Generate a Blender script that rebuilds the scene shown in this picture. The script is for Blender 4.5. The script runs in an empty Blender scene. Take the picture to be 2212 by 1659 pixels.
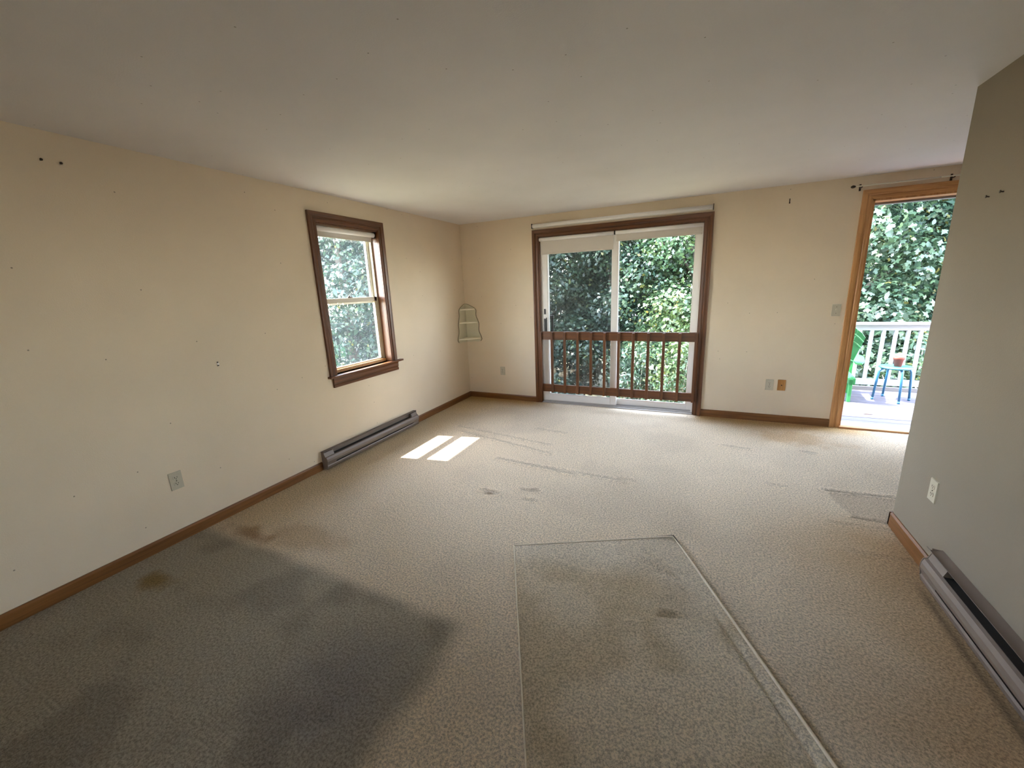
import bpy, math, random
import numpy as np
from mathutils import Matrix, Vector
random.seed(7); rng = np.random.default_rng(7)
sc = bpy.context.scene; COL = sc.collection

# ------------------------------------------------------------------ camera
cam = bpy.data.cameras.new('camera'); cam_ob = bpy.data.objects.new('camera', cam); COL.objects.link(cam_ob)
F, YAW, PITCH, ROLL = 870.28, -0.44158, -0.23366, -0.04155
cy, sy, cp, sp = math.cos(YAW), math.sin(YAW), math.cos(PITCH), math.sin(PITCH)
fw = Vector((sy*cp, cy*cp, sp)); r0 = Vector((cy, -sy, 0)); u0 = r0.cross(fw)
rr = math.cos(ROLL)*r0 + math.sin(ROLL)*u0; uu = -math.sin(ROLL)*r0 + math.cos(ROLL)*u0
m = Matrix((rr, uu, -fw)).transposed().to_4x4(); m.translation = (2.9161, -4.7776, 1.4749)
cam_ob.matrix_world = m
cam.sensor_width = 36; cam.lens = F/2212*36; cam.clip_start = 0.05; cam.clip_end = 200
sc.camera = cam_ob

# ------------------------------------------------------------------ sky, sun, exposure
world = bpy.data.worlds.new('sky'); sc.world = world; world.use_nodes = True
wn = world.node_tree; wn.nodes.clear()
sky = wn.nodes.new('ShaderNodeTexSky'); sky.sky_type = 'NISHITA'; sky.sun_disc = False
sky.sun_elevation = math.radians(60); sky.sun_rotation = math.radians(-100); sky.air_density = 1.0; sky.dust_density = 0.4
hs = wn.nodes.new('ShaderNodeHueSaturation'); hs.inputs['Saturation'].default_value = 0.55
bg = wn.nodes.new('ShaderNodeBackground'); bg.inputs['Strength'].default_value = 5.5
wo = wn.nodes.new('ShaderNodeOutputWorld')
wn.links.new(sky.outputs[0], hs.inputs['Color']); wn.links.new(hs.outputs[0], bg.inputs[0]); wn.links.new(bg.outputs[0], wo.inputs[0])
sun = bpy.data.lights.new('sun', 'SUN'); sun.energy = 27; sun.angle = math.radians(0.6); sun.color = (1, .97, .93)
sun_ob = bpy.data.objects.new('sun', sun); COL.objects.link(sun_ob)
sun_ob.rotation_euler = Vector((1, .17, -1.76)).to_track_quat('-Z', 'Y').to_euler()
sc.view_settings.view_transform = 'Standard'; sc.view_settings.look = 'None'
sc.view_settings.gamma = 1; sc.view_settings.use_curve_mapping = False
sc.view_settings.exposure = 0.42
cyc = sc.cycles
cyc.use_denoising = True; cyc.max_bounces = 12; cyc.diffuse_bounces = 8; cyc.glossy_bounces = 4
cyc.transparent_max_bounces = 16; cyc.sample_clamp_indirect = 12; cyc.caustics_reflective = False; cyc.caustics_refractive = False

# ------------------------------------------------------------------ helpers
def lin(r, g, b):
    f = lambda c: (c/255/12.92) if c/255 <= .04045 else ((c/255+.055)/1.055)**2.4
    return (f(r), f(g), f(b), 1)
class MB:
    def __init__(s): s.v = []; s.f = []; s.sm = []
    def poly(s, pts, faces, smooth=False):
        n = len(s.v); s.v += [tuple(p) for p in pts]
        s.f += [tuple(i+n for i in f) for f in faces]; s.sm += [smooth]*len(faces); return s
    def box(s, x0, x1, y0, y1, z0, z1):
        P = [(x0,y0,z0),(x1,y0,z0),(x1,y1,z0),(x0,y1,z0),(x0,y0,z1),(x1,y0,z1),(x1,y1,z1),(x0,y1,z1)]
        return s.poly(P, [(0,3,2,1),(4,5,6,7),(0,1,5,4),(1,2,6,5),(2,3,7,6),(3,0,4,7)])
    def prism(s, prof, a, b, fn, smooth=False):   # prof: closed list of 2D points; fn(t,(u,v)) -> xyz
        n = len(prof); P = [fn(a, q) for q in prof]+[fn(b, q) for q in prof]
        s.poly(P, [(i, (i+1) % n, n+(i+1) % n, n+i) for i in range(n)], smooth)
        k = len(s.v)-2*n; s.f += [tuple(k+i for i in range(n))[::-1], tuple(k+n+i for i in range(n))]; s.sm += [False, False]
        return s
    def tube(s, pts, r, n=10):
        pts = [Vector(p) for p in pts]; R = r if isinstance(r, (list, tuple)) else [r]*len(pts); P = []
        up = Vector((0, 0, 1)); prev = None
        for i, p in enumerate(pts):
            t = (pts[min(i+1, len(pts)-1)]-pts[max(i-1, 0)]).normalized()
            if prev is None: a = t.cross(up if abs(t.z) < .95 else Vector((1, 0, 0))).normalized()
            else: a = (prev - t*prev.dot(t)).normalized()
            prev = a; b = t.cross(a)
            P += [p+R[i]*(math.cos(2*math.pi*k/n)*a+math.sin(2*math.pi*k/n)*b) for k in range(n)]
        Fs = [(i*n+k, i*n+(k+1) % n, (i+1)*n+(k+1) % n, (i+1)*n+k) for i in range(len(pts)-1) for k in range(n)]
        s.poly(P, Fs, True); k0 = len(s.v)-len(P)
        s.f += [tuple(k0+i for i in range(n))[::-1], tuple(len(s.v)-n+i for i in range(n))]; s.sm += [False, False]
        return s
    def lathe(s, prof, c=(0, 0, 0), n=32, axis='z'):
        P = []
        for r, z in prof:
            for k in range(n):
                a = 2*math.pi*k/n; x, y = r*math.cos(a), r*math.sin(a)
                P.append({'z': (c[0]+x, c[1]+y, c[2]+z), 'y': (c[0]+x, c[1]+z, c[2]+y), 'x': (c[0]+z, c[1]+x, c[2]+y)}[axis])
        m_ = len(prof)
        Fs = [(i*n+k, i*n+(k+1) % n, (i+1)*n+(k+1) % n, (i+1)*n+k) for i in range(m_-1) for k in range(n)]
        Fs += [tuple(range(n))[::-1], tuple((m_-1)*n+k for k in range(n))]
        return s.poly(P, Fs, True)
    def build(s, name, mat, parent=None, bevel=0, loc=None, kind=None):
        me = bpy.data.meshes.new(name); me.from_pydata(s.v, [], s.f); me.materials.append(mat)
        me.polygons.foreach_set('use_smooth', s.sm); me.update()
        o = bpy.data.objects.new(name, me); COL.objects.link(o)
        if parent: o.parent = parent
        if loc: o.location = loc
        if bevel:
            b = o.modifiers.new('bevel', 'BEVEL'); b.width = bevel; b.segments = 2; b.limit_method = 'ANGLE'
        if kind: o['kind'] = kind
        return o
def empty(name, loc=(0, 0, 0), rz=0, label=None, cat=None, group=None, kind=None):
    o = bpy.data.objects.new(name, None); COL.objects.link(o); o.location = loc; o.rotation_euler = (0, 0, rz)
    return tag(o, label, cat, group, kind)
def tag(o, label=None, cat=None, group=None, kind=None):
    for k, v in (('label', label), ('category', cat), ('group', group), ('kind', kind)):
        if v: o[k] = v
    return o

def mat(name, col, rough=.6, metal=0, spec=.5):
    M = bpy.data.materials.new(name); M.use_nodes = True
    b = M.node_tree.nodes['Principled BSDF']; b.inputs['Base Color'].default_value = col
    b.inputs['Roughness'].default_value = rough; b.inputs['Metallic'].default_value = metal
    b.inputs['Specular IOR Level'].default_value = spec
    return M
def nd(M, t, **kw):
    n = M.node_tree.nodes.new(t)
    for k, v in kw.items():
        if k in n.inputs: n.inputs[k].default_value = v
        else: setattr(n, k, v)
    return n
def lk(M, a, b): M.node_tree.links.new(a, b)
def P(M): return M.node_tree.nodes['Principled BSDF']
def ramp(M, src, stops):
    r = M.node_tree.nodes.new('ShaderNodeValToRGB'); e = r.color_ramp.elements
    e[0].position, e[0].color = stops[0]; e[1].position, e[1].color = stops[-1]
    for p_, c in stops[1:-1]:
        x = e.new(p_); x.color = c
    lk(M, src, r.inputs[0]); return r
def bump(M, h, dist, strength=1):
    b = nd(M, 'ShaderNodeBump'); b.inputs['Strength'].default_value = strength; b.inputs['Distance'].default_value = dist
    lk(M, h, b.inputs['Height']); lk(M, b.outputs[0], P(M).inputs['Normal']); return b

def plaster(name, col, specks=0, flat=False, dark=(60, 48, 36)):
    M = mat(name, col, .75, 0, .3)
    tc = nd(M, 'ShaderNodeTexCoord')
    n = nd(M, 'ShaderNodeTexNoise', Scale=170.0, Detail=3.0); lk(M, tc.outputs['Object'], n.inputs['Vector'])
    n2 = nd(M, 'ShaderNodeTexNoise', Scale=1.3, Detail=3.0); lk(M, tc.outputs['Object'], n2.inputs['Vector'])
    bump(M, n.outputs[0], .0012, .5)
    c2 = tuple(c*.93 for c in col[:3])+(1,)
    r = ramp(M, n2.outputs[0], [(.35, c2), (.65, col)])
    out = r.outputs[0]
    if specks:
        v = nd(M, 'ShaderNodeTexVoronoi', Scale=specks); v.voronoi_dimensions = '2D'
        sx = nd(M, 'ShaderNodeSeparateXYZ'); lk(M, tc.outputs['Object'], sx.inputs[0]); cx_ = nd(M, 'ShaderNodeCombineXYZ')
        if flat: lk(M, sx.outputs[0], cx_.inputs[0]); lk(M, sx.outputs[1], cx_.inputs[1])
        else:
            ax = nd(M, 'ShaderNodeMath', operation='ADD'); lk(M, sx.outputs[0], ax.inputs[0]); lk(M, sx.outputs[1], ax.inputs[1])
            lk(M, ax.outputs[0], cx_.inputs[0]); lk(M, sx.outputs[2], cx_.inputs[1])
        lk(M, cx_.outputs[0], v.inputs['Vector'])
        sep = nd(M, 'ShaderNodeSeparateColor'); lk(M, v.outputs['Color'], sep.inputs[0])
        a = nd(M, 'ShaderNodeMath', operation='LESS_THAN'); lk(M, v.outputs['Distance'], a.inputs[0]); a.inputs[1].default_value = .015
        b = nd(M, 'ShaderNodeMath', operation='LESS_THAN'); lk(M, sep.outputs[0], b.inputs[0]); b.inputs[1].default_value = .28
        c = nd(M, 'ShaderNodeMath', operation='MULTIPLY'); lk(M, a.outputs[0], c.inputs[0]); lk(M, b.outputs[0], c.inputs[1])
        d = nd(M, 'ShaderNodeMath', operation='MULTIPLY'); lk(M, c.outputs[0], d.inputs[0]); d.inputs[1].default_value = .6
        mx = nd(M, 'ShaderNodeMix', data_type='RGBA'); lk(M, d.outputs[0], mx.inputs[0]); lk(M, out, mx.inputs[6]); mx.inputs[7].default_value = lin(*dark)
        out = mx.outputs[2]
    lk(M, out, P(M).inputs['Base Color'])
    return M
def wood(name, dark, light, axis, rough=.38):
    M = mat(name, light, rough); tc = nd(M, 'ShaderNodeTexCoord'); mp = nd(M, 'ShaderNodeMapping')
    s = [55, 55, 55]; s['xyz'.index(axis)] = 2.2; mp.inputs['Scale'].default_value = s
    lk(M, tc.outputs['Object'], mp.inputs['Vector'])
    n = nd(M, 'ShaderNodeTexNoise', Scale=1.0, Detail=5.0, Roughness=.65, Distortion=.4); lk(M, mp.outputs[0], n.inputs['Vector'])
    r = ramp(M, n.outputs[0], [(.3, dark), (.62, light)]); lk(M, r.outputs[0], P(M).inputs['Base Color'])
    bump(M, n.outputs[0], .0008, .4); return M
WD, WL = lin(66, 35, 12), lin(106, 62, 24)
BD, BL = lin(92, 56, 24), lin(130, 86, 44)
OD, OL = lin(164, 114, 66), lin(204, 154, 100)
W = {a: wood('stained_oak_'+a, WD, WL, a) for a in 'xyz'}
B = {a: wood('baseboard_oak_'+a, BD, BL, a) for a in 'xy'}
O = {a: wood('pale_oak_'+a, OD, OL, a) for a in 'xz'}
M_wall = plaster('cream_wall_paint', lin(224, 208, 183), 4.2)
M_part = plaster('shaded_wall_paint', lin(138, 127, 110), 0)  # wall paint darkened so the right wall looks dimly lit
M_ceil = plaster('ceiling_paint', lin(224, 221, 220), 4.6, True, (110, 100, 88))
M_white = mat('white_vinyl', lin(225, 222, 216), .35)
M_cream = mat('cream_vinyl', lin(205, 198, 178), .4)
M_alm = mat('almond_plate', lin(186, 178, 156), .4)
M_dark = mat('dark_slot', lin(22, 18, 14), .6)
M_black = mat('black_handle', lin(24, 24, 26), .35)
M_heat = mat('taupe_enamel', lin(122, 109, 98), .4)
M_fab = mat('roller_fabric', lin(205, 198, 188), .85); M_roll = mat('roller_tube_white', lin(238, 235, 232), .5)
M_shelf_shade = mat('shaded_shelf_paint', lin(206, 200, 176), .5); M_shelf_lit = mat('lit_shelf_paint', lin(242, 236, 216), .45)  # one cream paint: panels darkened for shade, tier boards lightened as if lit
M_shelfedge = mat('shelf_edge_brown', lin(104, 88, 62), .6)
M_alu = mat('track_aluminium', lin(175, 172, 168), .35, .3)
M_plate = wood('wood_plate', lin(140, 92, 40), lin(180, 128, 66), 'z')
M_rail = mat('white_deck_paint', lin(128, 127, 136), .45)
M_nail = mat('nail_metal', lin(60, 48, 36), .4, .5)

def glass(name, haze=0.0, tint=(1, 1, 1, 1), ior=1.5, gloss=1.0):
    M = bpy.data.materials.new(name); M.use_nodes = True; t = M.node_tree; t.nodes.clear()
    o = nd(M, 'ShaderNodeOutputMaterial'); tr = nd(M, 'ShaderNodeBsdfTransparent'); tr.inputs[0].default_value = tint
    gl = nd(M, 'ShaderNodeBsdfGlossy'); gl.inputs['Roughness'].default_value = .0; fr = nd(M, 'ShaderNodeFresnel', IOR=ior)
    ge = nd(M, 'ShaderNodeNewGeometry'); ri = nd(M, 'ShaderNodeMapRange'); ri.inputs['To Min'].default_value = ior; ri.inputs['To Max'].default_value = 1/ior
    lk(M, ge.outputs['Backfacing'], ri.inputs['Value']); lk(M, ri.outputs[0], fr.inputs['IOR'])   # thin pane: same reflectance from both faces
    mx = nd(M, 'ShaderNodeMixShader')
    if gloss != 1:
        q = nd(M, 'ShaderNodeMath', operation='MULTIPLY'); lk(M, fr.outputs[0], q.inputs[0]); q.inputs[1].default_value = gloss; lk(M, q.outputs[0], mx.inputs[0])
    else: lk(M, fr.outputs[0], mx.inputs[0])
    lk(M, tr.outputs[0], mx.inputs[1]); lk(M, gl.outputs[0], mx.inputs[2]); last = mx.outputs[0]
    if haze:
        df = nd(M, 'ShaderNodeBsdfTranslucent'); df.inputs[0].default_value = (.85, .92, 1, 1)
        m2 = nd(M, 'ShaderNodeMixShader'); m2.inputs[0].default_value = haze; lk(M, last, m2.inputs[1]); lk(M, df.outputs[0], m2.inputs[2]); last = m2.outputs[0]
    lk(M, last, o.inputs[0]); return M
M_glass = glass('window_glass'); M_hazy = glass('dusty_glass', .004)
def mesh_screen():
    M = bpy.data.materials.new('insect_mesh'); M.use_nodes = True; t = M.node_tree; t.nodes.clear()
    o = nd(M, 'ShaderNodeOutputMaterial'); tr = nd(M, 'ShaderNodeBsdfTransparent'); df = nd(M, 'ShaderNodeBsdfDiffuse'); df.inputs[0].default_value = (.07, .08, .085, 1)
    mx = nd(M, 'ShaderNodeMixShader'); mx.inputs[0].default_value = .38
    lk(M, tr.outputs[0], mx.inputs[1]); lk(M, df.outputs[0], mx.inputs[2]); lk(M, mx.outputs[0], o.inputs[0]); return M
M_mesh = mesh_screen()

# ------------------------------------------------------------------ room shell
H = 2.3; XP = 4.022; YP = -1.9; TH = .14; YR = -7.6; XR = 7.6
# openings: left window y -2.26..-1.53 z .785..2.07 ; slider x 1.085..2.898 z 0..2.06 ; door x 4.22..5.13 z 0..2.103
wl = MB(); WY0, WY1, WZ0, WZ1 = -2.262, -1.533, .785, 2.07
wl.box(-TH, 0, YR-TH, WY0, 0, H).box(-TH, 0, WY1, 0, 0, H).box(-TH, 0, WY0, WY1, 0, WZ0).box(-TH, 0, WY0, WY1, WZ1, H)
wl.build('wall_left', M_wall, kind='structure')
wb = MB(); SX0, SX1, SZ = 1.085, 2.898, 2.06; DX0, DX1, DZ = 4.215, 5.13, 2.103
wb.box(-TH, SX0, 0, TH, 0, H).box(SX0, SX1, 0, TH, SZ, H).box(SX1, DX0, 0, TH, 0, H).box(DX0, DX1, 0, TH, DZ, H).box(DX1, XR+TH, 0, TH, 0, H)
wb.build('wall_back', M_wall, kind='structure')
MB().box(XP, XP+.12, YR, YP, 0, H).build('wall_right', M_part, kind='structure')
wr = MB(); wr.box(0, 3.1, YR-TH, YR, 0, H).box(3.6, XR, YR-TH, YR, 0, H).box(3.1, 3.6, YR-TH, YR, 0, .9).box(3.1, 3.6, YR-TH, YR, 2.0, H)  # unseen opening added in the rear wall to light the near floor
wr.build('wall_rear', M_wall, kind='structure')
wf = MB(); wf.box(XR, XR+TH, YR-TH, 0, 0, H)
wf.build('wall_far', M_wall, kind='structure')
MB().box(-TH, XR+TH, YR-TH, TH, H, H+.15).build('ceiling', M_ceil, kind='structure')
# roof overhang
ev = MB().box(-.405, -TH, YR-.5, .75, 2.36, 2.5).box(-.405, XR+.5, TH, .62, 2.36, 2.5)
ev.build('trim_1', M_rail, kind='structure')

# floor: carpet with stains and ripples
def seg_d(X, Y, a, b):
    a = np.array(a); b = np.array(b); d = b-a; t = np.clip(((X-a[0])*d[0]+(Y-a[1])*d[1])/(d@d), 0, 1)
    return np.hypot(X-a[0]-t*d[0], Y-a[1]-t*d[1]), t
def vnoise(X, Y, s, seed):
    g = np.random.default_rng(seed).random((64, 64)); x = X*s+100; y = Y*s+100
    i = np.floor(x).astype(int); j = np.floor(y).astype(int); fx = x-i; fy = y-j; fx = fx*fx*(3-2*fx); fy = fy*fy*(3-2*fy)
    q = lambda a, b: g[a % 64, b % 64]
    return (q(i, j)*(1-fx)*(1-fy)+q(i+1, j)*fx*(1-fy)+q(i, j+1)*(1-fx)*fy+q(i+1, j+1)*fx*fy)
def fbm(X, Y, s, seed): return (vnoise(X, Y, s, seed)+.5*vnoise(X, Y, s*2.1, seed+1)+.25*vnoise(X, Y, s*4.3, seed+2))/1.75
def ss(a, b, x): t = np.clip((x-a)/(b-a), 0, 1); return t*t*(3-2*t)
def grid_mesh(name, x0, x1, y0, y1, st, matl, zfn, cfn, parent=None):
    nx = int((x1-x0)/st)+1; ny = int((y1-y0)/st)+1
    X, Y = np.meshgrid(np.linspace(x0, x1, nx), np.linspace(y0, y1, ny), indexing='ij')
    Z = zfn(X, Y); V = np.stack([X, Y, Z], -1).reshape(-1, 3)
    I = np.arange(nx*ny).reshape(nx, ny); Q = np.stack([I[:-1, :-1], I[1:, :-1], I[1:, 1:], I[:-1, 1:]], -1).reshape(-1, 4)
    me = bpy.data.meshes.new(name); me.vertices.add(len(V)); me.vertices.foreach_set('co', V.ravel())
    me.loops.add(Q.size); me.loops.foreach_set('vertex_index', Q.ravel()); me.polygons.add(len(Q))
    me.polygons.foreach_set('loop_start', np.arange(0, Q.size, 4)); me.polygons.foreach_set('use_smooth', np.ones(len(Q), bool))
    me.update(calc_edges=True)
    a = me.color_attributes.new('tone', 'FLOAT_COLOR', 'POINT'); C = cfn(X, Y); C = np.concatenate([C, np.ones(C.shape[:-1]+(1,))], -1)
    a.data.foreach_set('color', C.reshape(-1).astype(np.float32)); me.materials.append(matl)
    o = bpy.data.objects.new(name, me); COL.objects.link(o)
    if parent: o.parent = parent
    return o
def carpet_mat(name, sc_=300.0, depth=.011):
    M = mat(name, (1, 1, 1, 1), .95, 0, .1)
    at = nd(M, 'ShaderNodeAttribute', attribute_name='tone'); tc = nd(M, 'ShaderNodeTexCoord')
    n = nd(M, 'ShaderNodeTexNoise', Scale=sc_, Detail=4.0, Roughness=.7, Distortion=.0); lk(M, tc.outputs['Object'], n.inputs['Vector'])
    n2 = nd(M, 'ShaderNodeTexNoise', Scale=sc_*.35, Detail=2.0); lk(M, tc.outputs['Object'], n2.inputs['Vector'])
    ad = nd(M, 'ShaderNodeMath', operation='ADD'); lk(M, n.outputs[0], ad.inputs[0]); lk(M, n2.outputs[0], ad.inputs[1])
    r = ramp(M, ad.outputs[0], [(.38, (.55, .55, .55, 1)), (.56, (1.06, 1.06, 1.06, 1)), (.66, (1.2, 1.2, 1.2, 1))])
    r.color_ramp.elements[0].position = .40
    hv = nd(M, 'ShaderNodeMath', operation='MULTIPLY'); lk(M, ad.outputs[0], hv.inputs[0]); hv.inputs[1].default_value = .5
    M.node_tree.links.remove(r.inputs[0].links[0]); lk(M, hv.outputs[0], r.inputs[0])
    mx = nd(M, 'ShaderNodeMix', data_type='RGBA', blend_type='MULTIPLY'); mx.inputs[0].default_value = 1
    lk(M, at.outputs['Color'], mx.inputs[6]); lk(M, r.outputs[0], mx.inputs[7]); lk(M, mx.outputs[2], P(M).inputs['Base Color'])
    bump(M, ad.outputs[0], depth, .9); return M
M_carpet = carpet_mat('beige_carpet'); M_rug = carpet_mat('rug_pile', 340.0)
RIP = [((.53,-1.17),(1.69,-1.37),.7), ((.67,-1.31),(1.76,-1.56),.9), ((1.39,-.97),(1.71,-1.01),.7), ((1.34,-1.81),(2.07,-1.89),1.0), ((1.82,-1.84),(2.46,-1.87),.7),
       ((3.78,-1.53),(5.2,-1.42),1.0), ((3.86,-1.87),(4.6,-1.9),1.0), ((3.16,-.86),(3.38,-.88),.7), ((3.77,-.80),(3.88,-.81),.8), ((3.44,-1.55),(3.55,-1.56),.6),
       ((3.70,-1.98),(4.02,-1.96),.6), ((3.72,-2.27),(4.01,-2.26),.5), ((1.49,-2.37),(1.63,-2.38),1.0), ((1.78,-2.26),(1.89,-2.25),.9), ((1.84,-2.39),(1.91,-2.38),.9), ((2.42,-1.83),(2.51,-1.83),.6)]
def floor_z(X, Y):
    Z = 0*X
    for a, b, k in RIP:
        d, t = seg_d(X, Y, a, b); Z += .007*k*(np.exp(-((d-.022)/.016)**2) - .9*np.exp(-(d/.011)**2))
    Z += .003*(fbm(X, Y, 3, 5)-.5)
    for (x, y) in ((1.56,-2.41), (1.84,-2.28), (1.88,-2.41), (2.46,-1.85)):
        Z -= .008*np.exp(-(((X-x)/.06)**2+((Y-y)/.02)**2))
    return Z
def floor_c(X, Y):
    base = np.array(lin(242, 224, 195)[:3]); C = np.ones(X.shape+(3,))*base
    def mixc(C, m_, col): return C*(1-m_[..., None])+np.array(lin(*col)[:3])*m_[..., None]
    n = fbm(X, Y, 2.2, 20); C = mixc(C, .35*ss(.4, .7, n), (216, 200, 176))
    # whiter traffic-free zone by the slider
    # unfaded grey patch where something used to stand
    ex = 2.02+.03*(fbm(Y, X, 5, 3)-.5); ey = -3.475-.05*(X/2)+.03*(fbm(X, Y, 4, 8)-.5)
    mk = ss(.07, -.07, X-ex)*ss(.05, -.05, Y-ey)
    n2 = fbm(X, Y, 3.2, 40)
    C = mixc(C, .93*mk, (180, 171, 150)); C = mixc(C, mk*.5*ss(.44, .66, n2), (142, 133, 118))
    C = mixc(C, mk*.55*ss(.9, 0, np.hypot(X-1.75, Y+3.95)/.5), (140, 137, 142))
    # stains
    def blob(x, y, a, b, seed=1, w=.35): 
        d = np.hypot((X-x)/a, (Y-y)/b)+.9*(fbm(X, Y, 9, seed)-.5); return ss(1.0, 1-w*2, d)
    C = mixc(C, .75*blob(.31, -3.9, .17, .10, 2), (146, 116, 50))
    C = mixc(C, .7*blob(.36, -3.42, .24, .09, 3), (150, 108, 66))
    C = mixc(C, .35*blob(.75, -3.3, .5, .16, 4), (176, 140, 88))
    C = mixc(C, .7*blob(1.57, -2.40, .06, .03, 6), (128, 104, 76)); C = mixc(C, .5*blob(1.87, -2.22, .05, .035, 7), (140, 116, 88))
    # yellowed edges by walls
    yb = ss(-.38, -.02, Y+.12*(fbm(X, Y, 3, 61)-.5))*(ss(1.35, .9, X)+ss(2.85, 3.0, X)*ss(4.7, 4.2, X)); C = mixc(C, .85*np.clip(yb, 0, 1), (196, 156, 92))
    yl = ss(.75, .02, X+.2*(fbm(X, Y, 3, 62)-.5))*ss(-3.5, -3.3, Y); C = mixc(C, .5*yl, (198, 168, 112))
    yr = ss(3.2, 3.95, X+.3*(fbm(X, Y, 3, 63)-.5))*ss(-1.7, -2.2, Y); C = mixc(C, .7*yr, (186, 144, 88))
    C = mixc(C, .55*blob(3.78, -.45, .5, .25, 9), (212, 172, 120))
    C = mixc(C, .6*ss(.03, .0, np.abs(X-3.945))*ss(-2.4, -2.6, Y), (70, 62, 50))  # dark line on the carpet along the foot of the right heater
    # replaced rectangular piece by the end of the right wall
    px = 3.79+.05*ss(-1.6, -1.87, Y)
    pm = ss(0, .015, X-px)*ss(-1.885, -1.87, Y)*ss(-1.52, -1.535, Y); C = mixc(C, .75*pm, (214, 195, 168))
    for a, b in (((3.785,-1.53),(5.2,-1.43)), ((3.85,-1.875),(4.4,-1.905))):
        d, t = seg_d(X, Y, a, b); C = mixc(C, .8*np.exp(-(d/.009)**2), (96, 80, 58))
    for a, b, k in RIP[:5]+RIP[7:]:  # crease shade of the ripples mixed into the carpet colour
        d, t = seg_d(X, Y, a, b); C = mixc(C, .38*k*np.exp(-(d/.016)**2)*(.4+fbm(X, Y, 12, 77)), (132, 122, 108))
    return C
fl = grid_mesh('floor', 0, XR, YR, 0, .016, M_carpet, floor_z, floor_c); fl['kind'] = 'structure'
MB().box(-TH, XR+TH, YR-TH, TH, -.25, -.012).build('floor_slab', mat('slab', lin(120, 110, 95), .9), kind='structure')

# baseboards
def baseboard(name, a, b, axis, wall, sgn, h, matl):   # axis along which it runs, wall coordinate, direction into room
    prof = [(0, 0), (.013, 0), (.013, h-.012), (.006, h), (0, h)]
    fn = (lambda t, q: (t, wall+sgn*q[0], q[1])) if axis == 'x' else (lambda t, q: (wall+sgn*q[0], t, q[1]))
    return MB().prism(prof, a, b, fn).build(name, matl, kind='structure')
baseboard('baseboard_left', YR, -2.545, 'y', 0, 1, .073, B['y'])
baseboard('baseboard_left.001', -1.268, 0, 'y', 0, 1, .073, B['y'])
baseboard('baseboard_back', 0, 1.008, 'x', 0, -1, .073, B['x'])
baseboard('baseboard_back.001', 2.975, 4.14, 'x', 0, -1, .078, B['x'])
baseboard('baseboard_back.002', 5.21, XR, 'x', 0, -1, .078, B['x'])
baseboard('baseboard_right', -2.43, YP+.013, 'y', XP, -1, .09, B['y'])
baseboard('baseboard_right.001', XP-.013, XP+.133, 'x', YP, 1, .09, B['x'])

# ------------------------------------------------------------------ casings
CAS = [(0, 0), (0, .010), (.010, .014), (.022, .014), (.026, .010), (.032, .010), (.040, .017), (.062, .020), (.074, .020), (.076, .017), (.076, 0)]
def casing(parent, plane, wall, sgn, a0, a1, z0, z1, mv, mh, w=.076, bottom=False):
    """three mitred boards around an opening; plane 'x' (back wall, runs in x) or 'y' (left wall)."""
    k = w/.076; pr = [(u*k, v) for u, v in CAS]
    def pt(a, z, v): return (a, wall+sgn*v, z) if plane == 'x' else (wall+sgn*v, a, z)
    for side in (0, 1):
        aa = a0 if side == 0 else a1; s = -1 if side == 0 else 1; n = len(pr)
        Pn = [pt(aa+s*u, z0, v) for u, v in pr]+[pt(aa+s*u, z1+u, v) for u, v in pr]
        b = MB().poly(Pn, [(i, (i+1) % n, n+(i+1) % n, n+i) for i in range(n)]+[tuple(range(n))[::-1], tuple(range(n, 2*n))])
        b.build('side_casing', mv, parent)
    Pn = [pt(a0-u, z1+u, v) for u, v in pr]+[pt(a1+u, z1+u, v) for u, v in pr]; n = len(pr)
    MB().poly(Pn, [(i, (i+1) % n, n+(i+1) % n, n+i) for i in range(n)]+[tuple(range(n))[::-1], tuple(range(n, 2*n))]).build('head_casing', mh, parent)

# ------------------------------------------------------------------ window on the left wall
win = empty('window_1', (0, WY0, WZ0), kind='structure'); win.location = (0, 0, 0)
casing(win, 'y', 0, 1, WY0+.01, WY1-.01, WZ0, WZ1, W['z'], W['y'], .078)
jm = MB().box(-.075, 0, WY0, WY0+.012, WZ0, WZ1).box(-.075, 0, WY1-.012, WY1, WZ0, WZ1).box(-.075, 0, WY0, WY1, WZ1-.012, WZ1)
jm.build('jamb', W['z'], win)
MB().box(-.085, .042, WY0-.09, WY1+.14, WZ0-.018, WZ0).build('window_stool', W['y'], win, .004)
MB().prism([(0, 0), (.018, .0), (.02, .02), (.014, .03), (.02, .045), (.02, .07), (.026, .088), (0, .088)], WY0-.045, WY1+.075, lambda t, q: (q[0], t, WZ0-.106+q[1])).build('apron', W['y'], win)
MB().box(-.085, -.062, WY0+.012, WY1-.012, WZ0, WZ0+.03).build('sill_stop', O['x'], win, .002)
fr = MB().box(-.14, -.075, WY0, WY0+.03, WZ0-.01, WZ1).box(-.14, -.075, WY1-.03, WY1, WZ0-.01, WZ1).box(-.14, -.075, WY0, WY1, WZ1-.035, WZ1).box(-.15, -.085, WY0, WY1, WZ0-.03, WZ0+.012)
fr.box(-.112, -.106, WY1-.05, WY1-.03, WZ0, WZ1).box(-.112, -.106, WY0+.03, WY0+.045, WZ0, WZ1)
fr.build('window_frame', M_cream, win)
def sash(x0, x1, z0, z1, nm, g):
    s_ = MB(); a, b = WY0+.03, WY1-.03; w = .034
    s_.box(x0, x1, a, a+w, z0, z1).box(x0, x1, b-w, b, z0, z1).box(x0, x1, a, b, z0, z0+w).box(x0, x1, a, b, z1-w-.008, z1)
    o = s_.build(nm, M_cream if nm == 'lower_sash' else M_white, win, .002)
    MB().box((x0+x1)/2-.002, (x0+x1)/2+.002, a+w-.004, b-w+.004, z0+w-.004, z1-w+.004).build('window_pane', g, o); return o
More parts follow.
